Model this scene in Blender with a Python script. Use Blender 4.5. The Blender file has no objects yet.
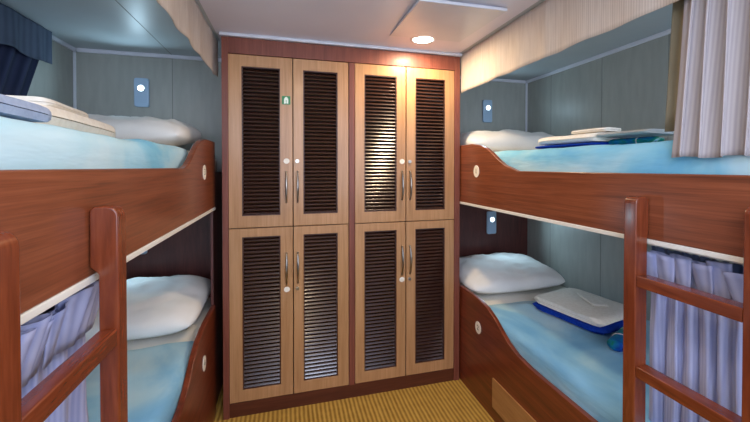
import bpy, bmesh, math, random
from mathutils import Vector, Matrix, noise
C = bpy.context.scene.collection
random.seed(7)
PI = math.pi

# ------------------------------------------------------------------ materials
def lin(c):
    return tuple(((v/255)/12.92 if v/255 <= .04045 else ((v/255+.055)/1.055)**2.4) for v in c) + (1,)

def base_mat(name, rough=.5, spec=.5, metal=0, coat=0):
    m = bpy.data.materials.new(name); m.use_nodes = True
    nt = m.node_tree; b = nt.nodes['Principled BSDF']
    b.inputs['Roughness'].default_value = rough
    b.inputs['Specular IOR Level'].default_value = spec
    b.inputs['Metallic'].default_value = metal
    b.inputs['Coat Weight'].default_value = coat
    b.inputs['Coat Roughness'].default_value = .15
    return m, nt, b

def nd(nt, t, **kw):
    n = nt.nodes.new(t)
    for k, v in kw.items():
        if k in n.inputs: n.inputs[k].default_value = v
        else: setattr(n, k, v)
    return n

def ramp(nt, fac, stops):
    r = nt.nodes.new('ShaderNodeValToRGB')
    e = r.color_ramp.elements
    while len(e) < len(stops): e.new(.5)
    for i, (p, c) in enumerate(stops):
        e[i].position = p; e[i].color = lin(c)
    nt.links.new(fac, r.inputs[0]); return r

def coords(nt, scale, kind='Object', rot=(0,0,0)):
    t = nt.nodes.new('ShaderNodeTexCoord'); mp = nt.nodes.new('ShaderNodeMapping')
    mp.inputs['Scale'].default_value = scale; mp.inputs['Rotation'].default_value = rot
    nt.links.new(t.outputs[kind], mp.inputs[0]); return mp.outputs[0]

def bump(nt, b, fac, strength=.2, dist=.002):
    n = nd(nt, 'ShaderNodeBump'); n.inputs['Strength'].default_value = strength
    n.inputs['Distance'].default_value = dist
    nt.links.new(fac, n.inputs['Height']); nt.links.new(n.outputs[0], b.inputs['Normal'])

def mottled(name, c1, c2, scale=8, rough=.5, spec=.5, coat=0, metal=0, bmp=0, kind='Object', sc=(1,1,1)):
    m, nt, b = base_mat(name, rough, spec, metal, coat)
    n = nd(nt, 'ShaderNodeTexNoise'); n.inputs['Scale'].default_value = scale
    n.inputs['Detail'].default_value = 4
    nt.links.new(coords(nt, sc, kind), n.inputs['Vector'])
    r = ramp(nt, n.outputs['Fac'], [(.3, c1), (.7, c2)])
    nt.links.new(r.outputs[0], b.inputs['Base Color'])
    if bmp: bump(nt, b, n.outputs['Fac'], bmp)
    return m

def wood(name, dark, mid, light, sc, rough=.3, coat=.3, fine=1.0):
    m, nt, b = base_mat(name, rough, .5, 0, coat)
    v = coords(nt, sc)
    n = nd(nt, 'ShaderNodeTexNoise'); n.inputs['Scale'].default_value = 1.0
    n.inputs['Detail'].default_value = 6; n.inputs['Roughness'].default_value = .6
    n.inputs['Distortion'].default_value = .6
    nt.links.new(v, n.inputs['Vector'])
    n2 = nd(nt, 'ShaderNodeTexNoise'); n2.inputs['Scale'].default_value = 5.0*fine
    n2.inputs['Detail'].default_value = 3
    nt.links.new(v, n2.inputs['Vector'])
    mx = nd(nt, 'ShaderNodeMath', operation='MULTIPLY_ADD'); mx.inputs[1].default_value = .35
    nt.links.new(n2.outputs['Fac'], mx.inputs[0])
    ml = nd(nt, 'ShaderNodeMath', operation='MULTIPLY'); ml.inputs[1].default_value = .65
    nt.links.new(n.outputs['Fac'], ml.inputs[0]); nt.links.new(ml.outputs[0], mx.inputs[2])
    r = ramp(nt, mx.outputs[0], [(.34, dark), (.5, mid), (.66, light)])
    nt.links.new(r.outputs[0], b.inputs['Base Color'])
    return m

def striped_cloth(name, c1, c2, n=60, rough=.85, bw=.3):
    """woven vertical stripes running down the cloth, across its own width (UV)"""
    m, nt, b = base_mat(name, rough, .2)
    v = coords(nt, (n, 1.5, 1), 'UV')
    w = nd(nt, 'ShaderNodeTexNoise'); w.inputs['Scale'].default_value = 1.0
    w.inputs['Detail'].default_value = 3
    nt.links.new(v, w.inputs['Vector'])
    v2 = coords(nt, (n*2, n*.05, 1), 'UV')
    w2 = nd(nt, 'ShaderNodeTexWave', wave_type='BANDS', bands_direction='X')
    w2.inputs['Scale'].default_value = .25; w2.inputs['Distortion'].default_value = .4
    nt.links.new(v2, w2.inputs['Vector'])
    a = nd(nt, 'ShaderNodeMath', operation='MULTIPLY_ADD'); a.inputs[1].default_value = bw
    nt.links.new(w2.outputs['Fac'], a.inputs[0])
    s = nd(nt, 'ShaderNodeMath', operation='MULTIPLY'); s.inputs[1].default_value = 1-bw
    nt.links.new(w.outputs['Fac'], s.inputs[0]); nt.links.new(s.outputs[0], a.inputs[2])
    r = ramp(nt, a.outputs[0], [(.3, c1), (.65, c2)])
    nt.links.new(r.outputs[0], b.inputs['Base Color'])
    bump(nt, b, a.outputs[0], .15, .001)
    return m

def emit(name, col, s):
    m, nt, b = base_mat(name)
    b.inputs['Base Color'].default_value = (*col, 1)
    b.inputs['Emission Color'].default_value = (*col, 1)
    b.inputs['Emission Strength'].default_value = s
    return m

def bed_pattern(name, stops, scale):
    m, nt, b = base_mat(name, .8, .2)
    n = nd(nt, 'ShaderNodeTexNoise'); n.inputs['Scale'].default_value = scale
    n.inputs['Detail'].default_value = 5; n.inputs['Distortion'].default_value = .8
    nt.links.new(coords(nt, (1, .8, 1)), n.inputs['Vector'])
    r = ramp(nt, n.outputs['Fac'], stops)
    nt.links.new(r.outputs[0], b.inputs['Base Color'])
    n2 = nd(nt, 'ShaderNodeTexNoise'); n2.inputs['Scale'].default_value = 14
    bump(nt, b, n2.outputs['Fac'], .25, .01)
    return m

M = {}
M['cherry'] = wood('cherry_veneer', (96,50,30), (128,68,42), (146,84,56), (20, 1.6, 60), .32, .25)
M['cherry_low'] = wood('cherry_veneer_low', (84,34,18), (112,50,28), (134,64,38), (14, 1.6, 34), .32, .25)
M['ladder'] = wood('ladder_mahogany', (94,40,18), (116,52,26), (134,66,36), (26, 26, 3), .26, .4)
M['rung'] = wood('rung_mahogany', (94,40,18), (116,52,26), (134,66,36), (26, 3, 26), .26, .4)
M['dark'] = wood('dark_laminate', (72,38,36), (88,48,44), (100,56,50), (20, 20, 2), .4, .1)
M['frame'] = wood('locker_frame_wood', (104,54,42), (120,64,50), (134,76,58), (30, 30, 1.5), .5, .05)
M['plinth'] = wood('plinth_wood', (70,32,24), (84,40,28), (98,50,34), (1.5, 30, 30), .4, .1)
M['maple'] = wood('maple_veneer', (164,120,80), (178,134,92), (190,146,104), (40, 40, 2), .35, .15, .6)
M['drawer'] = wood('drawer_veneer', (156,108,62), (172,124,74), (184,138,86), (30, 3, 30), .4, .1)
M['bead'] = mottled('louver_bead', (58,30,24), (70,38,30), 6, .4)
M['slat'] = mottled('slat_gloss', (44,25,20), (58,34,26), 10, .24, .7, coat=.4, sc=(1,1,12))
M['backing'] = mottled('locker_inner', (20,12,10), (28,17,14), 5, .7)
M['wall'] = mottled('wall_panel_grey', (156,160,154), (166,170,164), 30, .38, .4, sc=(1,1,.2))
M['seam'] = mottled('wall_seam', (118,122,118), (126,130,126), 4, .6)
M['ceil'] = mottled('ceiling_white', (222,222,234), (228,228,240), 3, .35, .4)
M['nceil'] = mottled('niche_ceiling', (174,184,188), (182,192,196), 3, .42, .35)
M['trim'] = mottled('white_trim', (208,212,222), (216,220,230), 5, .35)
M['edge'] = mottled('cream_edge', (228,226,218), (236,234,226), 5, .4)
M['metal'] = mottled('brushed_metal', (150,146,140), (176,172,166), 40, .28, .5, metal=1, sc=(1,1,.1))
M['steel'] = mottled('steel_lock', (180,178,172), (200,198,192), 30, .3, metal=1)
M['disc'] = mottled('cream_disc', (238,230,214), (246,240,226), 6, .45)
M['ink'] = mottled('grey_ink', (96,98,84), (104,106,92), 6, .6)
M['green'] = mottled('green_sticker', (22,120,66), (30,136,76), 6, .4)
M['white'] = mottled('white_print', (224,240,226), (232,246,234), 6, .4)
M['pillow'] = mottled('pillow_cotton', (222,222,220), (236,236,232), 4, .85, .2, bmp=.15)
M['sheet'] = mottled('sheet_cotton', (226,224,214), (236,234,226), 4, .85, .2)
M['bed_low'] = bed_pattern('coverlet_aqua', [(.28, (104,164,206)), (.46, (134,186,214)), (.58, (168,206,220)), (.76, (192,218,224))], 2.6)
M['bed_up'] = bed_pattern('coverlet_sky', [(.25, (70,160,216)), (.4, (130,194,222)), (.54, (176,214,228)), (.75, (202,224,232))], 2.6)
M['towel'] = mottled('white_terry', (236,230,218), (246,242,232), 60, .95, .1, bmp=.5)
M['towel_blue'] = mottled('blue_terry', (14,50,150), (24,66,176), 60, .9, .1, bmp=.5)
M['towel_grey'] = mottled('grey_blue_terry', (150,166,196), (166,182,210), 60, .95, .1, bmp=.5)
M['lamp'] = mottled('lamp_plastic', (160,190,218), (170,198,224), 5, .35)
M['navy'] = striped_cloth('navy_drape', (34,42,66), (48,56,84), 20)
M['navy_val'] = striped_cloth('navy_valance', (66,78,96), (80,92,112), 20)
M['curtain'] = striped_cloth('beige_curtain', (162,156,160), (182,176,178), 46)
M['curtain_low'] = striped_cloth('curtain_blue_light', (154,162,204), (178,184,218), 46)  # bluish light on the lower curtains is mixed into their cloth colour
M['olive_sheet'] = mottled('olive_matte', (122,114,92), (134,126,104), 6, .85)
M['valance'] = striped_cloth('beige_valance', (188,176,166), (208,198,188), 90)
M['tape'] = mottled('curtain_tape', (84,98,134), (98,112,146), 10, .7)
M['blue_pack'] = bed_pattern('pack_blue_green', [(.3, (10,60,150)), (.45, (20,120,170)), (.55, (20,130,90)), (.62, (150,200,210)), (.7, (20,70,160))], 14)
M['wrap'] = mottled('grey_wrap', (176,176,176), (206,206,202), 14, .35)
# carpet
m, nt, b = base_mat('ribbed_carpet', .95, .1)
v = coords(nt, (1, 1, 1), 'Object', (0, 0, 0))
w = nd(nt, 'ShaderNodeTexWave', wave_type='BANDS', bands_direction='X')
w.inputs['Scale'].default_value = 13; w.inputs['Distortion'].default_value = .6; w.inputs['Detail'].default_value = 1
nt.links.new(v, w.inputs['Vector'])
n = nd(nt, 'ShaderNodeTexNoise'); n.inputs['Scale'].default_value = 22; n.inputs['Detail'].default_value = 5
nt.links.new(v, n.inputs['Vector'])
a = nd(nt, 'ShaderNodeMath', operation='MULTIPLY_ADD'); a.inputs[1].default_value = .55
nt.links.new(w.outputs['Fac'], a.inputs[0])
s = nd(nt, 'ShaderNodeMath', operation='MULTIPLY'); s.inputs[1].default_value = .45
nt.links.new(n.outputs['Fac'], s.inputs[0]); nt.links.new(s.outputs[0], a.inputs[2])
r = ramp(nt, a.outputs[0], [(.2, (142,106,46)), (.75, (194,154,74))])
nt.links.new(r.outputs[0], b.inputs['Base Color']); bump(nt, b, a.outputs[0], .5, .006)
M['carpet'] = m

# ------------------------------------------------------------------ helpers
def link(name, me, mats, parent=None, origin=None):
    """me holds world coordinates; the object's origin goes to the base of the mesh"""
    xs = [v.co for v in me.vertices]
    if origin is None:
        lo = [min(c[i] for c in xs) for i in range(3)]; hi = [max(c[i] for c in xs) for i in range(3)]
        origin = Vector(((lo[0]+hi[0])/2, (lo[1]+hi[1])/2, lo[2]))
    origin = Vector(origin)
    me.transform(Matrix.Translation(-origin))
    if not isinstance(mats, (list, tuple)): mats = [mats]
    for k in mats: me.materials.append(M[k] if isinstance(k, str) else k)
    o = bpy.data.objects.new(name, me); C.objects.link(o)
    if parent:
        o.parent = parent
        o.location = origin - wloc(parent)
    else: o.location = origin
    return o

def wloc(o):
    p = Vector(o.location)
    while o.parent: o = o.parent; p += Vector(o.location)
    return p

def tag(o, label, cat, group=None, kind=None):
    if label: o['label'] = label
    if cat: o['category'] = cat
    if group: o['group'] = group
    if kind: o['kind'] = kind
    return o

def thing(name, label, cat, loc, group=None):
    o = bpy.data.objects.new(name, None); C.objects.link(o); o.location = loc
    o.empty_display_size = .05
    return tag(o, label, cat, group)

def done(bm, name, mats, parent=None, smooth=False, bevel=0, seg=2, origin=None):
    bmesh.ops.recalc_face_normals(bm, faces=bm.faces)
    me = bpy.data.meshes.new(name); bm.to_mesh(me); bm.free()
    o = link(name, me, mats, parent, origin)
    if bevel:
        md = o.modifiers.new('bevel', 'BEVEL'); md.width = bevel; md.segments = seg; md.limit_method = 'ANGLE'
    if smooth or bevel:
        for p in o.data.polygons: p.use_smooth = True
        if not smooth:
            md = o.modifiers.new('wn', 'WEIGHTED_NORMAL'); md.keep_sharp = False
    return o

def bx(bm, x0, x1, y0, y1, z0, z1, rot=None, mat=0):
    vs = [bm.verts.new((x, y, z)) for x in (x0, x1) for y in (y0, y1) for z in (z0, z1)]
    for f in ((0,1,3,2), (4,6,7,5), (0,4,5,1), (2,3,7,6), (0,2,6,4), (1,5,7,3)):
        bm.faces.new([vs[i] for i in f]).material_index = mat
    if rot:
        c = Vector(((x0+x1)/2, (y0+y1)/2, (z0+z1)/2))
        bmesh.ops.rotate(bm, verts=vs, cent=c, matrix=rot)
    return vs

def box(name, x0, x1, y0, y1, z0, z1, mat, parent=None, bevel=0, seg=2):
    bm = bmesh.new(); bx(bm, x0, x1, y0, y1, z0, z1)
    return done(bm, name, mat, parent, bevel=bevel, seg=seg)

def prism(bm, pts, axis, a0, a1, mat=0):
    """extrude a 2-D outline along an axis: 'x' takes (y,z), 'y' takes (x,z), 'z' takes (x,y)"""
    def P(p, a): return {'x': (a, p[0], p[1]), 'y': (p[0], a, p[1]), 'z': (p[0], p[1], a)}[axis]
    A = [bm.verts.new(P(p, a0)) for p in pts]; B = [bm.verts.new(P(p, a1)) for p in pts]
    n = len(pts)
    bm.faces.new(A).material_index = mat; bm.faces.new(B[::-1]).material_index = mat
    for i in range(n):
        bm.faces.new((A[i], B[i], B[(i+1) % n], A[(i+1) % n])).material_index = mat

def ellipse(cx, cy, rx, ry, n=28):
    return [(cx+rx*math.cos(2*PI*i/n), cy+ry*math.sin(2*PI*i/n)) for i in range(n)]

def rrect(x0, x1, z0, z1, r, n=5):
    pts = []
    for cx, cz, a in ((x1-r, z1-r, 0), (x0+r, z1-r, PI/2), (x0+r, z0+r, PI), (x1-r, z0+r, 1.5*PI)):
        for i in range(n+1):
            t = a + PI/2*i/n; pts.append((cx+r*math.cos(t), cz+r*math.sin(t)))
    return pts

def tube(bm, pts, r, n=10, flat=1.0):
    rings = []
    for i, p in enumerate(pts):
        p = Vector(p); a = Vector(pts[max(i-1, 0)]); b_ = Vector(pts[min(i+1, len(pts)-1)])
        t = (b_-a).normalized(); u = t.cross(Vector((1, 0, 0)))
        if u.length < .1: u = t.cross(Vector((0, 1, 0)))
        u.normalize(); w = t.cross(u)
        rr = r(i/(len(pts)-1)) if callable(r) else r
        rings.append([bm.verts.new(p + u*rr*flat*math.cos(2*PI*k/n) + w*rr*math.sin(2*PI*k/n)) for k in range(n)])
    for a, b_ in zip(rings, rings[1:]):
        for k in range(n): bm.faces.new((a[k], a[(k+1) % n], b_[(k+1) % n], b_[k]))
    bm.faces.new(rings[0][::-1]); bm.faces.new(rings[-1])

def grid(name, fn, nu, nv, mat, parent=None, solid=.002, off=0, close_u=False, wu=1.0):
    """sheet fn(u,v)->xyz with UVs"""
    bm = bmesh.new(); uv = bm.loops.layers.uv.new('UVMap')
    V = [[bm.verts.new(fn(i/nu, j/nv)) for j in range(nv+1)] for i in range(nu+1)]
    for i in range(nu):
        for j in range(nv):
            f = bm.faces.new((V[i][j], V[i+1][j], V[i+1][j+1], V[i][j+1]))
            for l, (a, c) in zip(f.loops, ((i,j), (i+1,j), (i+1,j+1), (i,j+1))):
                l[uv].uv = (a/nu*wu, c/nv)
            f.smooth = True
    me = bpy.data.meshes.new(name); bm.to_mesh(me); bm.free()
    o = link(name, me, mat, parent)
    if solid:
        md = o.modifiers.new('solid', 'SOLIDIFY'); md.thickness = solid; md.offset = off
    return o

def fbm(x, y, z=0): return noise.fractal(Vector((x, y, z)), 1.0, 2.0, 3)

def soft_block(name, x0, x1, y0, y1, z0, z1, r, mat, parent=None, amp=.004, fs=4, step=.035, seed=0, extra=None):
    """upholstered / draped block: rounded edges, slightly uneven surface"""
    bm = bmesh.new()
    nx = max(3, int((x1-x0)/step)); ny = max(3, int((y1-y0)/step)); nz = max(3, int((z1-z0)/step))
    c = Vector(((x0+x1)/2, (y0+y1)/2, (z0+z1)/2)); h = Vector(((x1-x0)/2, (y1-y0)/2, (z1-z0)/2))
    vd = {}
    def vert(i, j, k):
        key = (i, j, k)
        if key in vd: return vd[key]
        p = Vector((x0+(x1-x0)*i/nx, y0+(y1-y0)*j/ny, z0+(z1-z0)*k/nz))
        d = p-c
        q = Vector([max(-(h[a]-r), min(h[a]-r, d[a])) for a in range(3)])
        e = d-q
        # push concentrated edge verts on a sphere of radius r
        if e.length > 1e-6:
            m_ = max(abs(e[0]), abs(e[1]), abs(e[2]))
            e = e.normalized()*m_ if m_ > 0 else e
            p = c+q+e
        nrm = e.normalized() if e.length > 1e-6 else Vector((0, 0, 1))
        p += nrm*amp*fbm(p.x*fs+seed, p.y*fs, p.z*fs)
        if extra and k == nz: p.z += extra(p.x, p.y)
        vd[key] = bm.verts.new(p); return vd[key]
    for i in range(nx):
        for j in range(ny):
            for k in (0, nz): bm.faces.new((vert(i,j,k), vert(i+1,j,k), vert(i+1,j+1,k), vert(i,j+1,k)))
    for i in range(nx):
        for k in range(nz):
            for j in (0, ny): bm.faces.new((vert(i,j,k), vert(i+1,j,k), vert(i+1,j,k+1), vert(i,j,k+1)))
    for j in range(ny):
        for k in range(nz):
            for i in (0, nx): bm.faces.new((vert(i,j,k), vert(i,j+1,k), vert(i,j+1,k+1), vert(i,j,k+1)))
    return done(bm, name, mat, parent, smooth=True)

# ------------------------------------------------------------------ dimensions (metres, camera at x=0 y=0)
XL, XR = -1.275, 1.965          # side walls
YB, YF = 2.48, -.85             # wall behind the lockers, added low wall behind the camera
CZ = 2.12                       # ceiling
LX0, LX1, LY = -.352, 1.076, 1.9875   # locker front
RL, RR = -.40, 1.084            # aisle faces of the bunk side panels
Z_UB, Z_UT = 1.165, 1.378       # upper side panel
MU, ML = 1.476, .54             # mattress tops

def struct(o): o['kind'] = 'structure'; return o
struct(box('floor', XL, XR, YF, YB, -.05, 0, 'carpet'))
bm = bmesh.new(); bx(bm, RL+.02, RR-.02, YF, YB, CZ, CZ+.05)
struct(done(bm, 'ceiling', 'ceil'))
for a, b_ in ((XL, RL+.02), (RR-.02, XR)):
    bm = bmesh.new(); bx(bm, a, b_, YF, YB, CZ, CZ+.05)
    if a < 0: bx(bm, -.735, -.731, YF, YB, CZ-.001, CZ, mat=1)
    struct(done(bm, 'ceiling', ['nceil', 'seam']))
def wall(name, lo, hi, seams):
    bm = bmesh.new(); bx(bm, *[v for p in zip(lo, hi) for v in p])
    for s_ in seams: bx(bm, *s_, mat=1)
    return struct(done(bm, name, ['wall', 'seam']))
wall('wall_left', (XL-.05, YF, 0), (XL, YB, CZ), [(XL, XL+.001, 1.62, 1.624, .5, CZ), (XL, XL+.001, .9, .904, .5, CZ)])
wall('wall_right', (XR, YF, 0), (XR+.05, YB, CZ), [(XR-.001, XR, y, y+.003, .5, CZ) for y in (2.2, 1.76, 1.36, .9)])
wall('wall_back', (XL-.05, YB, 0), (XR+.05, YB+.05, CZ), [(x, x+.004, YB-.001, YB, 1.3, CZ) for x in (-.735,)])
# white cornices and corner strips
n_trim = [0]
def trim(x0, x1, y0, y1, z0, z1):
    n_trim[0] += 1
    struct(box('trim_%d' % n_trim[0], x0, x1, y0, y1, z0, z1, 'trim', bevel=.004))
wall('front_light_block', (XL-.05, YF-.05, 0), (XR+.05, YF, .95), [])  # unseen low wall, added to keep fill light off the lower room
trim(XL+.02, LX0-.03, YB-.016, YB, CZ-.024, CZ)
trim(LX1+.02, XR-.02, YB-.016, YB, CZ-.024, CZ)
trim(XL, XL+.016, YF, YB, CZ-.024, CZ)
trim(XR-.016, XR, YF, YB, CZ-.024, CZ)
trim(XL, XL+.014, YB-.014, YB, 1.2, CZ-.024)
trim(XR-.014, XR, YB-.014, YB, .5, CZ-.024)
trim(LX0-.01, LX1+.01, LY-.012, LY+.01, 2.102, CZ)

# ------------------------------------------------------------------ locker cabinet
cab = thing('locker_cabinet', 'tall built-in locker cabinet with eight louvred pale wood doors in a reddish brown frame', 'locker',
            ((LX0+LX1)/2, 2.23, 0))
bm = bmesh.new()
bx(bm, LX0, LX0+.032, LY, YB-.02, 0, 2.10); bx(bm, LX1-.038, LX1, LY, YB-.02, 0, 2.10)
bx(bm, .349, .383, LY, YB-.02, .08, 2.01)
bx(bm, LX0+.032, LX1-.038, LY, YB-.02, 2.012, 2.10)
done(bm, 'frame', 'frame', cab, bevel=.002)
box('plinth', LX0+.032, LX1-.038, LY+.006, LY+.03, 0, .078, 'plinth', cab)
box('back_board', LX0+.032, LX1-.038, LY+.06, LY+.08, .08, 2.01, 'backing', cab)

def text_mesh(name, s, size, mat, parent, at, rot):
    cu = bpy.data.curves.new(name, 'FONT'); cu.body = s; cu.size = size; cu.extrude = .0006
    cu.align_x = 'CENTER'; cu.align_y = 'CENTER'
    o = bpy.data.objects.new(name, cu); C.objects.link(o)
    bpy.context.view_layer.update()
    me = bpy.data.meshes.new_from_object(o.evaluated_get(bpy.context.evaluated_depsgraph_get()))
    bpy.data.objects.remove(o); bpy.data.curves.remove(cu)
    me.transform(Matrix.Translation(Vector(at)) @ rot.to_4x4())
    me.materials.clear()
    return link(name, me, mat, parent)

doors = [(-.319, .022, -.251, -.046), (.027, .346, .082, .281), (.386, .705, .443, .647), (.711, 1.036, .771, .972)]
for r_, (z0, z1, q0, q1) in enumerate(((1.0525, 2.009, 1.118, 1.946), (.082, 1.0475, .148, 1.0))):
    for d_, (x0, x1, p0, p1) in enumerate(doors):
        bm = bmesh.new()
        y0, y1 = LY+.003, LY+.023
        # door leaf as one frame with a rectangular opening
        O = [(x0, z0), (x1, z0), (x1, z1), (x0, z1)]; I = [(p0, q0), (p1, q0), (p1, q1), (p0, q1)]
        vo = [[bm.verts.new((x, y, z)) for x, z in O] for y in (y0, y1)]
        vi = [[bm.verts.new((x, y, z)) for x, z in I] for y in (y0, y1)]
        for k in range(4):
            l = (k+1) % 4
            bm.faces.new((vo[0][k], vo[0][l], vi[0][l], vi[0][k])); bm.faces.new((vo[1][k], vi[1][k], vi[1][l], vo[1][l]))
            bm.faces.new((vo[0][k], vo[1][k], vo[1][l], vo[0][l])); bm.faces.new((vi[0][k], vi[0][l], vi[1][l], vi[1][k]))
        door = done(bm, 'door', 'maple', cab, bevel=.0015)
        bm = bmesh.new()
        t_ = .006
        for args in ((p0, p0+t_, q0, q1), (p1-t_, p1, q0, q1), (p0+t_, p1-t_, q0, q0+t_), (p0+t_, p1-t_, q1-t_, q1)):
            bx(bm, args[0], args[1], y0+.002, y1, args[2], args[3])
        nsl = int(round((q1-q0-2*t_)/.0213)); st = (q1-q0-2*t_)/nsl
        for k in range(nsl):
            zc = q0+t_+st*(k+.5)
            # one slat: a slim curved board leaning back
            prof = []
            N = 4
            for i in range(N+1):
                a = i/N; prof.append((y0+.004+.013*a, zc-.0085+.0135*a + .0018*math.sin(PI*a)))
            for i in range(N, -1, -1):
                a = i/N; prof.append((y0+.0055+.013*a, zc-.0115+.0135*a + .0018*math.sin(PI*a)))
            prism(bm, prof, 'x', p0+t_, p1-t_, 1)
        done(bm, 'louver_panel', ['bead', 'slat'], door)
        left_leaf = d_ in (0, 2)
        hx = (x1-.0345 if d_ == 0 else x1-.024) if left_leaf else (x0+.023)
        h0, h1 = (1.188, 1.365) if r_ == 0 else (.722, .90)
        pts = [(hx, y0+.0-.004-.022*math.sin(PI*i/16)**.7, h0+(h1-h0)*i/16) for i in range(17)]
        bm = bmesh.new(); tube(bm, pts, lambda t: .0042+.0022*math.sin(PI*t), 10)
        for z_ in (h0+.003, h1-.003): tube(bm, [(hx, y0+.0005, z_), (hx, y0-.008, z_)], .0055, 10)
        done(bm, 'handle', 'metal', door, smooth=True)
        zk = 1.424 if r_ == 0 else .69
        bm = bmesh.new()
        if left_leaf:
            prism(bm, ellipse(hx+.001, zk, .0165, .0155), 'y', y0-.0015, y0)
            done(bm, 'number_disc', 'disc', door, bevel=.0006)
        else:
            prism(bm, ellipse(hx-.002, zk, .0105, .0105), 'y', y0-.005, y0)
            prism(bm, ellipse(hx-.002, zk, .006, .006, 16), 'y', y0-.007, y0-.005)
            bx(bm, hx-.003, hx-.001, y0-.0073, y0-.007, zk-.004, zk+.004)
            done(bm, 'lock', 'steel', door, bevel=.0008)
        if r_ == 0 and d_ == 0:
            bm = bmesh.new(); prism(bm, rrect(-.036, .011, 1.745, 1.793, .004), 'y', y0-.0012, y0)
            st_ = done(bm, 'green_sticker', 'green', door); st_['label'] = 'green sticker with white life jacket pictogram'
            bm = bmesh.new(); cx, cz = -.0125, 1.769
            J = [(-.012,-.019), (-.012,.004), (-.009,.012), (-.005,.018), (0,.019), (.005,.018), (.009,.012), (.012,.004), (.012,-.019), (.002,-.019), (.002,.0), (-.002,.0), (-.002,-.019)]
            prism(bm, [(cx+a, cz+c) for a, c in J], 'y', y0-.0018, y0-.0012)
            prism(bm, [(cx-.012+.0+a, cz-.012+c) for a, c in ((0,0), (.024,0), (.024,.004), (0,.004))], 'y', y0-.0022, y0-.0018)
            done(bm, 'pictogram', 'white', st_)

# ------------------------------------------------------------------ bunk beds
def curve_pts(kind):
    if kind == 'up': return [(2.1, 1.53), (1.86, 1.53), (1.77, 1.518), (1.70, 1.496), (1.64, 1.463), (1.585, 1.428), (1.53, 1.399), (1.48, 1.386), (1.43, Z_UT)]
    return [(2.1, .612), (1.86, .612), (1.77, .607), (1.69, .593), (1.62, .562), (1.56, .524), (1.50, .487), (1.43, .462), (1.34, .451), (1.25, .447)]
Y0B = .38
def bunk(side):
    s = 1 if side == 'right' else -1
    F = RR if s > 0 else RL                       # aisle face
    G = F+s*.025                                  # inner face
    W = XR-.004 if s > 0 else XL+.004
    yE = 2.06
    up_lab = ('right hand' if s > 0 else 'left hand')
    t = thing('bunk_bed', 'built-in cherry wood two-tier bunk bed on the %s side, with badge %s on its upper panel' %
              (side, '1' if s > 0 else 'by the white pillow'), 'bunk bed', ((F+W)/2, 1.4, 0))
    t['label'] = ('built-in cherry two-tier bunk bed along the right wall, a pale drawer under its lower tier' if s > 0
                  else 'built-in cherry two-tier bunk bed along the left wall, opposite the one with the drawer')
    X = sorted((F, G))
    # side panels with the raised head end
    bm = bmesh.new()
    prism(bm, [(yE if s < 0 else 2.10, z) if y == 2.1 else (y, z) for y, z in curve_pts('up')] + [(Y0B, Z_UT), (Y0B, Z_UB), (yE if s < 0 else 2.10, Z_UB)], 'x', *X)
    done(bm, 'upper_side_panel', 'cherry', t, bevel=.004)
    bm = bmesh.new()
    prism(bm, [(yE if s < 0 else 2.10, z) if y == 2.1 else (y, z) for y, z in curve_pts('low')] + [(Y0B, .445), (Y0B, 0), (yE if s < 0 else 2.10, 0)], 'x', *X)
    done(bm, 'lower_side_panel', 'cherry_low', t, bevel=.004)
    box('edge_strip', *sorted((F-s*.002, G)), Y0B, yE if s < 0 else 2.10, 1.150, Z_UB, 'edge', t, bevel=.002)
    box('upper_base', *sorted((G, W)), Y0B+.02, YB-.025, 1.15, 1.20, 'dark', t)
    box('lower_base', *sorted((G, W)), Y0B+.02, YB-.025, .22, .27, 'dark', t)
    bm = bmesh.new()
    bx(bm, *sorted((G+s*.002, W)), YB-.024, YB-.002, 0, 1.15)
    done(bm, 'head_panel', 'dark', t)
    box('filler_panel', *sorted((F+s*.012, G)), yE if s < 0 else 2.10, YB-.026, 0, 1.36, 'dark', t)
    box('foot_panel', *sorted((G, W)), Y0B, Y0B+.02, 0, .44, 'dark', t)
    # badges
    for zc, yc, d in ((1.364, 1.80, '1' if s > 0 else '3'), (.44, 1.775, '2' if s > 0 else '4')):
        bm = bmesh.new(); prism(bm, ellipse(yc, zc, .030, .036, 32), 'x', *sorted((F, F-s*.003)))
        bd = done(bm, 'badge', 'disc', t, bevel=.001)
        rot = Matrix.Rotation(-s*PI/2, 3, 'Z') @ Matrix.Rotation(PI/2, 3, 'X')
        text_mesh('number', d, .042, 'ink', bd, (F-s*.0034, yc, zc), rot)
    if s > 0:
        dr = box('drawer', F-.008, F+.002, .82, 1.62, .075, .235, 'drawer', t, bevel=.0015)
        bm = bmesh.new()
        tube(bm, [(F-.008-.02*math.sin(PI*i/10), 1.27-.13*i/10, .20) for i in range(11)], .005, 8)
        done(bm, 'handle', 'steel', dr, smooth=True)
    return t
Z_UT = 1.370; bunk('right'); Z_UT = 1.386; bunk('left')

def bed(side, z0, zt, yc, mat, label, mlabel, thick):
    s = 1 if side == 'right' else -1
    F = (RR if s > 0 else RL)+s*(.045 if z0 > 1 else .03)
    W = (XR-.012) if s > 0 else (XL+.012)
    t = thing('mattress', label, 'mattress', ((F+W)/2, 1.4, z0))
    x = sorted((F+s*.008, W-s*.01))
    soft_block('sheet', x[0], x[1], Y0B+.035, YB-.03, z0, zt-.008, .04, 'sheet', t, .003, seed=3)
    x = sorted((F, W-s*.003))
    sd = z0+yc
    soft_block('coverlet', x[0], x[1], Y0B+.03, yc, z0+.02, zt, .035, mat, t, .008, 3, seed=sd,
               extra=lambda a, c: .006*fbm(a*5+sd, c*5, 1))
    return t
bed('right', .27, ML, 1.86, 'bed_low', 'lower mattress on the right, with aqua coverlet and white sheet at the head', '', .2)
bed('left', .27, ML, 1.84, 'bed_low', 'lower mattress on the left, with aqua coverlet beside the narrow aisle', '', .2)
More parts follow.
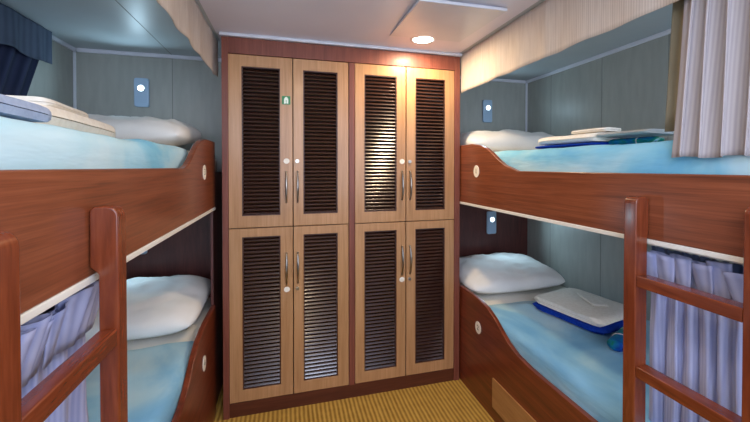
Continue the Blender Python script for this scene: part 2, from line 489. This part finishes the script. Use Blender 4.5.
bed('right', 1.20, MU, 1.80, 'bed_up', 'upper mattress on the right, sky blue coverlet below the beige curtain', '', .2)
bed('left', 1.20, MU+.004, 1.74, 'bed_up', 'upper mattress on the left, sky blue coverlet under the grey folded towel', '', .2)

# ------------------------------------------------------------------ pillows
def pillow(label, cx, cy, z, lx, ly, h, tilt, seed, rotz=0):
    N = 44
    t = thing('pillow', label, 'pillow', (cx, cy, z), 'bed pillows')
    bm = bmesh.new()
    def P(u, v, top):
        # outline with slightly concave sides, drawn-out corners
        x = u*lx/2*(1-.03*(1-v*v))*(1-.09*abs(v)**5) ; y = v*ly/2*(1-.03*(1-u*u))*(1-.10*abs(u)**5)
        th = (max(0, 1-abs(u)**3.2)*max(0, 1-abs(v)**2.8))**.42
        n1 = fbm(u*2.2+seed, v*2.2, seed); n2 = fbm(u*6+seed, v*6, seed+4)
        edge = max(0, 1-abs(u)**6)*max(0, 1-abs(v)**6)
        zz = h*.5*th*(1+.16*n1) + .007*n2*edge + .004*edge*math.sin(u*9+v*4+seed+3*n1)
        zz = zz if top else -h*.5*th*.8
        return x, y, zz
    ct, stt = math.cos(tilt), math.sin(tilt); cr, sr = math.cos(rotz), math.sin(rotz)
    def W(u, v, top):
        x, y, zz = P(u, v, top)
        zz += h*.4
        y2 = y*ct-zz*stt; z2 = y*stt+zz*ct
        if z2 < -ly/2*stt + h*.02: pass
        return (cx+x*cr-y2*sr, cy+x*sr+y2*cr, z+z2+ly/2*abs(stt)+.002)
    vd = {}
    def vert(i, j, top):
        k = (i, j, top if 0 < i < N and 0 < j < N else True)
        if k not in vd: vd[k] = bm.verts.new(W(math.sin((i/N-.5)*PI), math.sin((j/N-.5)*PI), top))
        return vd[k]
    for top in (True, False):
        for i in range(N):
            for j in range(N): bm.faces.new((vert(i,j,top), vert(i+1,j,top), vert(i+1,j+1,top), vert(i,j+1,top)))
    done(bm, 'pillowcase', 'pillow', t, smooth=True)
    # hem flange along the open end of the case
    def hem(u, v):
        vv = (u-.5)*2*.93
        x, y, zz = P(1.0, vv, True); x += .0 + .03*v
        zz = .004*math.sin(u*30)*v + h*.4 - .02*v
        y2 = y*ct-zz*stt; z2 = y*stt+zz*ct
        return (cx+x*cr-y2*sr, cy+x*sr+y2*cr, z+z2+ly/2*abs(stt)+.002)
    if lx < .0: grid('hem', hem, 20, 3, 'pillow', t, .002)
    return t
pillow('white pillow on the lower right bunk, against the dark headboard below the lit lamp', 1.50, 2.165, ML-.012, .76, .52, .17, .10, 1.3)
pillow('white pillow on the lower left bunk, seen just right of the left ladder', -.80, 2.10, ML-.012, .70, .60, .19, .08, 5.1)
pillow('white pillow on the upper right bunk, behind the raised end of the badge 1 panel', 1.52, 2.17, MU-.014, .78, .50, .19, .06, 8.7)
pillow('white pillow on the upper left bunk, beyond the cream folded towels', -.84, 2.10, MU-.004, .67, .52, .18, .08, 12.2)

# ------------------------------------------------------------------ towels
def folded(name, label, cat, cx, cy, z, wx, wy, layers, t, mat, rz=0, group=None, seed=0, tilt=0, slim=.9):
    """a cloth folded back and forth: ribbon along x with round turns, swept along y"""
    path = []
    for k in range(layers):
        z_ = t/2+t*k; a, c = (-wx/2+t, wx/2-t) if k % 2 == 0 else (wx/2-t, -wx/2+t)
        for i in range(15): path.append((a+(c-a)*i/14, z_))
        if k < layers-1:
            sx = 1 if k % 2 == 0 else -1
            for i in range(1, 6):
                th = -PI/2+PI*i/6; path.append((c+sx*t/2*math.cos(th)*1.4, z_+t/2+t/2*math.sin(th)))
    A, B = [], []
    for i, p in enumerate(path):
        a = path[max(0, i-1)]; b_ = path[min(len(path)-1, i+1)]
        dx, dz = b_[0]-a[0], b_[1]-a[1]; L = math.hypot(dx, dz) or 1
        nx_, nz_ = -dz/L*t/2*slim, dx/L*t/2*slim
        A.append((p[0]+nx_, p[1]+nz_)); B.append((p[0]-nx_, p[1]-nz_))
    out = A+B[::-1]
    bm = bmesh.new(); NY = 14; rings = []
    H = t*layers
    ca, sa = math.cos(rz), math.sin(rz)
    for j in range(NY+1):
        v = j/NY*2-1; ring = []
        sh = (1-abs(v)**10*.5)
        for x, zz in out:
            w = (1-.10*abs(v)**10)
            yy = v*wy/2*(1-.10*((zz/H-.5)*2)**4) ; xx = x*w; yy *= 1-.05*(abs(x)/(wx/2))**8
            wob = fbm(xx*7+seed, yy*7, seed)*.5
            z2 = zz*(1+wob*.16)*(1 - .10*(abs(v)**8)) - (abs(xx)/(wx/2))**6*H*.04
            xx += .006*fbm(yy*6+seed, zz*20, 2); z2 = max(z2, .0005)+tilt*(yy+wy/2)
            ring.append(bm.verts.new((cx+xx*ca-yy*sa, cy+xx*sa+yy*ca, z+z2)))
        rings.append(ring)
    n = len(out)
    for a, b_ in zip(rings, rings[1:]):
        for k in range(n): bm.faces.new((a[k], a[(k+1) % n], b_[(k+1) % n], b_[k]))
    h_ = n//2
    for ring, flip in ((rings[0], 1), (rings[-1], 0)):
        for k in range(h_-1):
            q = (ring[k], ring[k+1], ring[n-2-k], ring[n-1-k]); bm.faces.new(q[::-1] if flip else q)
    o = done(bm, name, mat, None, smooth=True)
    md = o.modifiers.new('es', 'EDGE_SPLIT'); md.split_angle = math.radians(60)
    return tag(o, label, cat, group)

def patterned_pack(label, cx, cy, z, L, r, rz, seed=0):
    """rolled patterned cloth"""
    t = thing('rolled_cloth', label, 'rolled cloth', (cx, cy, z))
    bm = bmesh.new(); N = 26; n = 22; rings = []
    ca, sa = math.cos(rz), math.sin(rz)
    for i in range(N+1):
        u = i/N; x = (u-.5)*L; e = min(1, math.sin(PI*min(max(u, .02), .98))*3.2)**.5
        ring = []
        for k in range(n):
            a = 2*PI*k/n; rr = r*e*(1+.06*fbm(x*20+seed, math.cos(a)*2, math.sin(a)*2))
            yy = rr*math.cos(a)*1.25; zz = r*.85+rr*math.sin(a)*.85
            ring.append(bm.verts.new((cx+x*ca-yy*sa, cy+x*sa+yy*ca, z+max(zz, .001))))
        rings.append(ring)
    for a, b_ in zip(rings, rings[1:]):
        for k in range(n): bm.faces.new((a[k], a[(k+1) % n], b_[(k+1) % n], b_[k]))
    bm.faces.new(rings[0][::-1]); bm.faces.new(rings[-1])
    done(bm, 'roll', 'blue_pack', t, smooth=True)
    bm = bmesh.new()
    for q in (-.1,):
        p = [(cx+q*L*ca-math.cos(a)*r*1.29*sa, cy+q*L*sa+math.cos(a)*r*1.29*ca, z+r*.85+math.sin(a)*r*.88+.0008) for a in [2*PI*i/22 for i in range(23)]]
        tube(bm, p, .0025, 6)
    done(bm, 'tie_band', 'wrap', t, smooth=True)
    return t

ZT = ML+.008
# lower right: white over blue, small face cloth on top, patterned roll in front
folded('folded_towel', 'royal blue folded towel under the white one on the lower right bunk', 'towel', 1.64, 1.575, ZT, .39, .44, 2, .012, 'towel_blue', math.radians(12), seed=2)
folded('folded_towel', 'large white folded towel lying on a blue towel on the lower right bunk', 'towel', 1.645, 1.585, ZT+.027, .385, .42, 2, .019, 'towel', math.radians(12), seed=4)
folded('face_cloth', 'small white cloth on top of the white towel on the lower right bunk', 'cloth', 1.70, 1.58, ZT+.070, .09, .20, 2, .006, 'towel', math.radians(-22), seed=6)
patterned_pack('blue and green patterned cloth roll beside the towels on the lower right bunk', 1.54, 1.25, ZT, .26, .031, math.radians(24), 1)
# upper right
ZU = MU+.009
folded('folded_towel', 'royal blue folded towel beneath the white towel on the upper right bunk', 'towel', 1.39, 1.345, ZU, .36, .28, 2, .007, 'towel_blue', math.radians(96), seed=12)
folded('folded_towel', 'long white folded towel on the upper right bunk, with a small roll on top', 'towel', 1.39, 1.335, ZU+.017, .35, .27, 2, .020, 'towel', math.radians(96), seed=14)
folded('face_cloth', 'small white cloth on top of the white towel on the upper right bunk', 'cloth', 1.37, 1.25, ZU+.061, .18, .12, 2, .009, 'towel', math.radians(98), seed=16)
patterned_pack('blue and green patterned cloth roll under the greyish towel on the upper right bunk', 1.37, 1.075, ZU-.004, .21, .017, math.radians(97), 5)
folded('folded_towel', 'thin greyish folded towel on the upper right bunk, on the patterned roll near the curtain', 'towel', 1.38, 1.075, ZU+.033, .22, .20, 2, .009, 'wrap', math.radians(96), seed=18)
# upper left
ZV = MU+.014
folded('folded_towel', 'thick cream folded towel on the upper left bunk, in front of the pillow', 'towel', -.72, 1.21, ZV+.002, .58, .24, 2, .030, 'towel', math.radians(97), seed=22)
folded('folded_towel', 'thin cream folded towel lying on the thick one on the upper left bunk', 'towel', -.74, 1.25, ZV+.066, .32, .16, 2, .013, 'towel', math.radians(99), seed=24)
folded('folded_towel', 'grey blue folded towel on the upper left bunk, nearest to the camera', 'towel', -.565, .79, ZV, .28, .10, 2, .019, 'towel_grey', math.radians(95), seed=26)

# ------------------------------------------------------------------ ladders
def ladder(side, label):
    s = 1 if side == 'right' else -1
    xa = 1.030 if s > 0 else -.347            # aisle face
    xb = xa+s*(.048 if s > 0 else .036); F = RR if s > 0 else RL
    ys = (.500, .795) if s > 0 else (.488, .793)
    t = thing('bunk_ladder', label, 'ladder', ((xa+xb)/2, .66, 0))
    D = .040
    for y in ys:
        bm = bmesh.new()
        # outline in x-z: rounded shoulder on the aisle side, hook block against the bunk panel
        r = .022; top = 1.298 if s > 0 else 1.309; pts = [(xa, .0)]
        for i in range(7):
            a = PI-PI/2*i/6; pts.append((xa+s*r+s*r*math.cos(a), top-r+r*math.sin(a)))
        e = F-s*.0015
        pts += [(e-s*.008, top), (e, top-.008), (e, 1.185), (xb, 1.17), (xb, 0)]
        prism(bm, pts, 'y', y, y+D)
        done(bm, 'upright', 'ladder', t, bevel=.004, seg=3)
    for z in (.175, .475, .757, 1.038):
        box('rung', *sorted((xa+s*.002, xb-s*.001)), ys[0]+D, ys[1], z-.017, z+.018, 'rung', t, bevel=.003)
    return t
ladder('right', 'reddish wooden ladder leaning on the right bunk, in front of the pleated curtain')
ladder('left', 'reddish wooden ladder on the left bunk, opposite the lockers side aisle')['label'] = 'reddish wooden ladder on the left bunk, its nearer upright cut off by the photo edge'

# ------------------------------------------------------------------ bunk curtains
def pleats(u, n, seed):
    p = u*n*2*PI + 1.4*fbm(u*4, seed) * 2
    w = math.sin(p)+.25*math.sin(2*p+seed)
    return w
def low_curtain(side, y0, y1, X, label, npl, seed):
    s = 1 if side == 'right' else -1          # -s points to the aisle
    t = thing('privacy_curtain', label, 'curtain', (X, (y0+y1)/2, .5), 'lower bunk curtains')
    def body(u, v):
        y = y0+(y1-y0)*u
        z = 1.03-.50*v
        a = .013*(1-.15*v)
        w = pleats(u+.012*math.sin(v*3+u*9), npl, seed)
        return (X+s*.014 + a*w*s*.8 + .004*fbm(u*8, v*3, seed), y+.006*math.cos(u*npl*2*PI)*(.6+v*.4), z)
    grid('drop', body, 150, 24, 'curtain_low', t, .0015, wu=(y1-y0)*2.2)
    def head(u, v):
        y = y0+(y1-y0)*u
        w = pleats(u, npl*.62, seed+2)
        # loose box pleats that lean out over the top rung
        k = 1/(1+math.exp(-(w+.35)*5))
        lean = (1-v)**1.2
        return (X - s*(.010*w*.5*(1-lean)+(.012*k-.004)*lean) + s*.004, y+.012*math.cos(u*npl*.62*2*PI+1.4*fbm(u*4, seed+2)*2)*lean, 1.03+(.066+.012*k+.010*fbm(u*9, seed))*(1-v))
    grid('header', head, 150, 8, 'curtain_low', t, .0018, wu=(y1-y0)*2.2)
    n_p = int(round((y1-y0)/.047))
    for q in range(n_p):
        yc = y0+.03+(y1-y0-.05)*q/(n_p-1)+random.uniform(-.008, .008); yaw = random.uniform(-.45, .45); hh = random.uniform(.100, .120)
        wy_, wx_ = random.uniform(.030, .040), random.uniform(.007, .013); out = random.uniform(.016, .028)
        def pl(u, v, yc=yc, yaw=yaw, hh=hh, wy_=wy_, wx_=wx_, out=out, q=q):
            a_ = 2*PI*u; tp_ = 1-v
            ey = math.cos(a_)*(wy_*(.55+.45*tp_)); ex = math.copysign(abs(math.sin(a_))**.8, math.sin(a_))*(wx_*(.35+.65*tp_))
            ex += .003*math.sin(ey*130+q)*tp_
            x_ = ex*math.cos(yaw)-ey*math.sin(yaw); y_ = ex*math.sin(yaw)+ey*math.cos(yaw)
            return (X-s*(.012+out*tp_)+x_*s, yc+y_, 1.012+hh*tp_+.003*math.cos(a_+q)*tp_)
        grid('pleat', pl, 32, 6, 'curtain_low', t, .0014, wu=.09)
    def tape(u, v):
        y = y0+(y1-y0)*u
        return (X+s*.010+.006*pleats(u, npl*1.3, seed+5), y, 1.128+.004*math.sin(u*npl*12)-.10*v)
    tp = grid('heading_tape', tape, 120, 3, 'tape', t, .001)
    bm = bmesh.new(); bx(bm, X-.008, X+.008, y0-.0, y1+.0, 1.132, 1.149)
    done(bm, 'track', 'edge', t, bevel=.002)
    return t
low_curtain('right', .47, .85, 1.158, 'striped curtain with painted bluish light, gathered in pleats behind the right ladder', 8, 3.3)
low_curtain('left', .47, .93, -.468, 'striped curtain with painted bluish light, gathered in pleats behind the left ladder', 7, 9.1)

# upper right curtain, drawn back beside the camera
t = thing('privacy_curtain', 'beige striped curtain hanging over the edge of the upper right bunk', 'curtain', (1.108, .6, 1.42))
def upc(u, v):
    yt = .700; yb = .748
    n_ = 7
    a = .0105*(.8+.2*v)
    p = (u**.95)*n_*2*PI+.8*math.sin(u*5)+.9*math.sin(v*2.2+u*6)
    y = (.42)+(yt+(yb-yt)*v-.42)*(1-u) + .010*math.cos(p)
    z = 2.095-(2.095-1.418)*v + .003*v*math.sin(u*17)
    return (1.108+a*math.sin(p), y, z)
grid('drop', upc, 200, 40, 'curtain', t, .002, wu=.9)
def olive_sheet(u, v):
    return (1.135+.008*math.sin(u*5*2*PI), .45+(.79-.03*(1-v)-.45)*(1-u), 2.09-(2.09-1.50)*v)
grid('olive_sheet', olive_sheet, 80, 8, 'olive_sheet', t, .001)  # plain olive sheet added behind the curtain, a darker band at its edge
bm = bmesh.new(); bx(bm, 1.100, 1.116, .40, 2.0, 2.098, 2.116); done(bm, 'track', 'trim', t, bevel=.003)

# ------------------------------------------------------------------ valances
def valance(name, label, X, s, y0, y1, zb, zt, mat, npl, seed, amp=.005, wave=.008):
    def fn(u, v):
        y = y0+(y1-y0)*u
        x = X + s*amp*math.sin(u*npl*2*PI+2*fbm(u*5, seed))*(.35+.65*v)
        return (x, y, zt-(zt-zb+wave*math.sin(u*npl*1.3*PI+seed)*.6)*v)
    o = grid(name, fn, 160, 12, mat, None, .003, wu=(y1-y0)*.8)
    return tag(o, label, 'valance')
valance('valance', 'pale beige pelmet along the ceiling above the right bunk', 1.088, 1, Y0B, 2.0, 1.87, 2.117, 'valance', 9, 2, .003, .003)
valance('valance', 'pale beige pelmet along the ceiling above the left bunk', -.397, -1, Y0B, 2.14, 1.905, 2.117, 'valance', 9, 6, .004, wave=.006)
# navy window dressing on the left wall
valance('window_valance', 'slate blue pelmet above the navy curtain on the left wall', -1.205, 1, .9, 2.15, 1.925, 2.10, 'navy_val', 8, 4, .007, .01)
def end(u, v):
    return (-1.205-.068*u, 2.15, 2.10-.175*v)
t = thing('window_curtain', 'dark navy curtain on the left wall under the slate blue pelmet', 'curtain', (-1.24, 1.6, 1.5))
def nav(u, v):
    y = 1.0+(2.17-.26*v-1.0)*u
    return (-1.238+.012*math.sin(u*11*2*PI+1.5*fbm(u*4, 3)), y, 2.07-.58*v)
grid('drop', nav, 180, 12, 'navy', t, .002)
bm = bmesh.new(); bx(bm, -1.262, -1.225, .95, 2.12, 2.075, 2.09); done(bm, 'track', 'trim', t, bevel=.003)

# ------------------------------------------------------------------ cabin lights, with added fill lights
def reading_lamp(x, zc, yw, label, e, lit=True):
    t = thing('reading_lamp', label, 'lamp', (x, yw, zc-.092))
    bm = bmesh.new(); prism(bm, rrect(x-.042, x+.042, zc-.092, zc+.092, .014), 'y', yw-.018, yw)
    done(bm, 'housing', 'lamp', t, bevel=.005, seg=3)
    bm = bmesh.new()
    n = 20
    r0 = ellipse(x, zc+.026, .0225, .0225, n)
    prism(bm, r0, 'y', yw-.023, yw-.017); done(bm, 'bezel', 'trim', t, bevel=.002)
    bm = bmesh.new(); prism(bm, ellipse(x, zc+.026, .018, .018, n), 'y', yw-.026, yw-.022)
    done(bm, 'lens', 'lens', t, bevel=.0015)
    l = bpy.data.lights.new('reading_light', 'SPOT'); l.energy = e*2.8; l.color = (.55, .82, 1); l.shadow_soft_size = .018
    l.spot_size = math.radians(168); l.spot_blend = .6
    o = bpy.data.objects.new('reading_light', l); C.objects.link(o)
    o.parent = t; o.location = (0, -.07, .092+.026); o.rotation_euler = (-PI/2, 0, 0)
M['lens'] = emit('lens_glow', (.75, .92, 1), 6)
reading_lamp(-.906, 1.865, YB-.001, 'small lit reading lamp on the grey wall above the upper left pillow', 1.0)
reading_lamp(1.582, 1.847, YB-.001, 'small lit reading lamp on the grey wall above the upper right pillow', .6)
reading_lamp(1.608, .936, YB-.026, 'small lit reading lamp on the dark headboard above the lower right pillow', 1.7)
reading_lamp(-.915, .928, YB-.026, 'small reading lamp on the dark headboard, half hidden by the left ladder', 1.4)

M['warm'] = emit('warm_lens', (1, .9, .72), 12)
def area(name, loc, sx, sy, e, col, parent=None, rot=(0,0,0), shape='RECTANGLE'):
    l = bpy.data.lights.new(name, 'AREA'); l.shape = shape; l.size = sx
    if shape == 'RECTANGLE': l.size_y = sy
    l.energy = e; l.color = col
    o = bpy.data.objects.new(name, l); C.objects.link(o)
    if parent: o.parent = parent; o.location = Vector(loc)-wloc(parent)
    else: o.location = loc
    o.rotation_euler = rot
    return o
def downlight(px, py, label, e):
    dl = thing('downlight', label, 'ceiling light', (px, py, CZ))
    n = 36
    for nm, mt, prof, cap in (('bezel', 'trim', [(.058, -.001), (.062, -.007), (.070, -.007), (.078, -.001)], 0),
                              ('lens', 'warm', [(.001, -.014), (.03, -.0125), (.05, -.008), (.060, -.002)], 1)):
        bm = bmesh.new()
        rings = [[bm.verts.new((px+r_*math.cos(2*PI*k/n), py+r_*math.sin(2*PI*k/n), CZ+z_)) for k in range(n)] for r_, z_ in prof]
        for a, b_ in zip(rings, rings[1:]):
            for k in range(n): bm.faces.new((a[k], a[(k+1) % n], b_[(k+1) % n], b_[k]))
        if cap: bm.faces.new(rings[0])
        done(bm, nm, mt, dl, smooth=True)
    area('down_glow', (px, py, CZ-.018), .10, .10, e, (1, .76, .50), dl, shape='DISK')
downlight(.745, 1.802, 'round warm downlight in the ceiling in front of the lockers, beside the air diffuser', 9)
downlight(.12, .75, 'added round warm fill light over the middle of the aisle, unseen', 4)  # added warm lamp out of view, for gold highlights on the louvres

# added flat fill light over the aisle, unseen behind the viewpoint
cl = thing('added_fill_panel', 'added flat rectangular fill light over the aisle, out of view', 'ceiling light', (.34, -.45, CZ))
box('frame', .02, .66, -.80, -.10, CZ-.03, CZ-.001, 'trim', cl, bevel=.004)
M['cool'] = emit('cool_fill', (.72, .8, 1), 2.2)
box('diffuser', .05, .63, -.77, -.13, CZ-.036, CZ-.0305, 'cool', cl)
area('fill_glow', (.34, -.45, CZ-.045), .56, .62, 14, (.70, .78, 1), cl)

# air diffuser plate
ad = thing('air_diffuser', 'square white air diffuser plate on the ceiling next to the downlight', 'air vent', (.745, 1.57, CZ))
bm = bmesh.new()
x0, x1, y0, y1 = .540, .965, 1.345, 1.79
low = lambda x, y: CZ-.004-.016*(y1-y)/(y1-y0)-.004*(x1-x)/(x1-x0)
T = [(x0, y0), (x1, y0), (x1, y1), (x0, y1)]
A = [bm.verts.new((x, y, low(x, y))) for x, y in T]; B = [bm.verts.new((x, y, low(x, y)+.014 if y < 1.5 else low(x, y)+.003)) for x, y in T]
bm.faces.new(A); bm.faces.new(B)
for i in range(4): bm.faces.new((A[i], A[(i+1) % 4], B[(i+1) % 4], B[i]))
done(bm, 'plate', 'trim', ad, bevel=.0015)
bm = bmesh.new()
prism(bm, [(1.37, CZ-.0095), (1.37, CZ-.0002), (1.78, CZ-.0002)], 'x', x0+.025, x1-.02)
done(bm, 'neck', 'nceil', ad)

# ------------------------------------------------------------------ camera, world, view
cam = bpy.data.cameras.new('camera'); co = bpy.data.objects.new('camera', cam); C.objects.link(co)
cam.sensor_width = 36; cam.lens = 342/750*36; cam.shift_y = -(211-171.2)/750
cam.clip_start = .02
co.location = (-.008, -.022, 1.39); co.rotation_euler = (math.radians(90-.7), 0, math.radians(-14.4))
sc = bpy.context.scene; sc.camera = co
w = bpy.data.worlds.new('world'); sc.world = w; w.use_nodes = True
w.node_tree.nodes['Background'].inputs[0].default_value = (.76, .83, 1, 1)
w.node_tree.nodes['Background'].inputs[1].default_value = 4.4
vs = sc.view_settings; vs.view_transform = 'Standard'; vs.look = 'None'; vs.gamma = 1; vs.use_curve_mapping = False
vs.exposure = .12
sc.cycles.use_denoising = True
sc.cycles.max_bounces = 8; sc.cycles.diffuse_bounces = 5
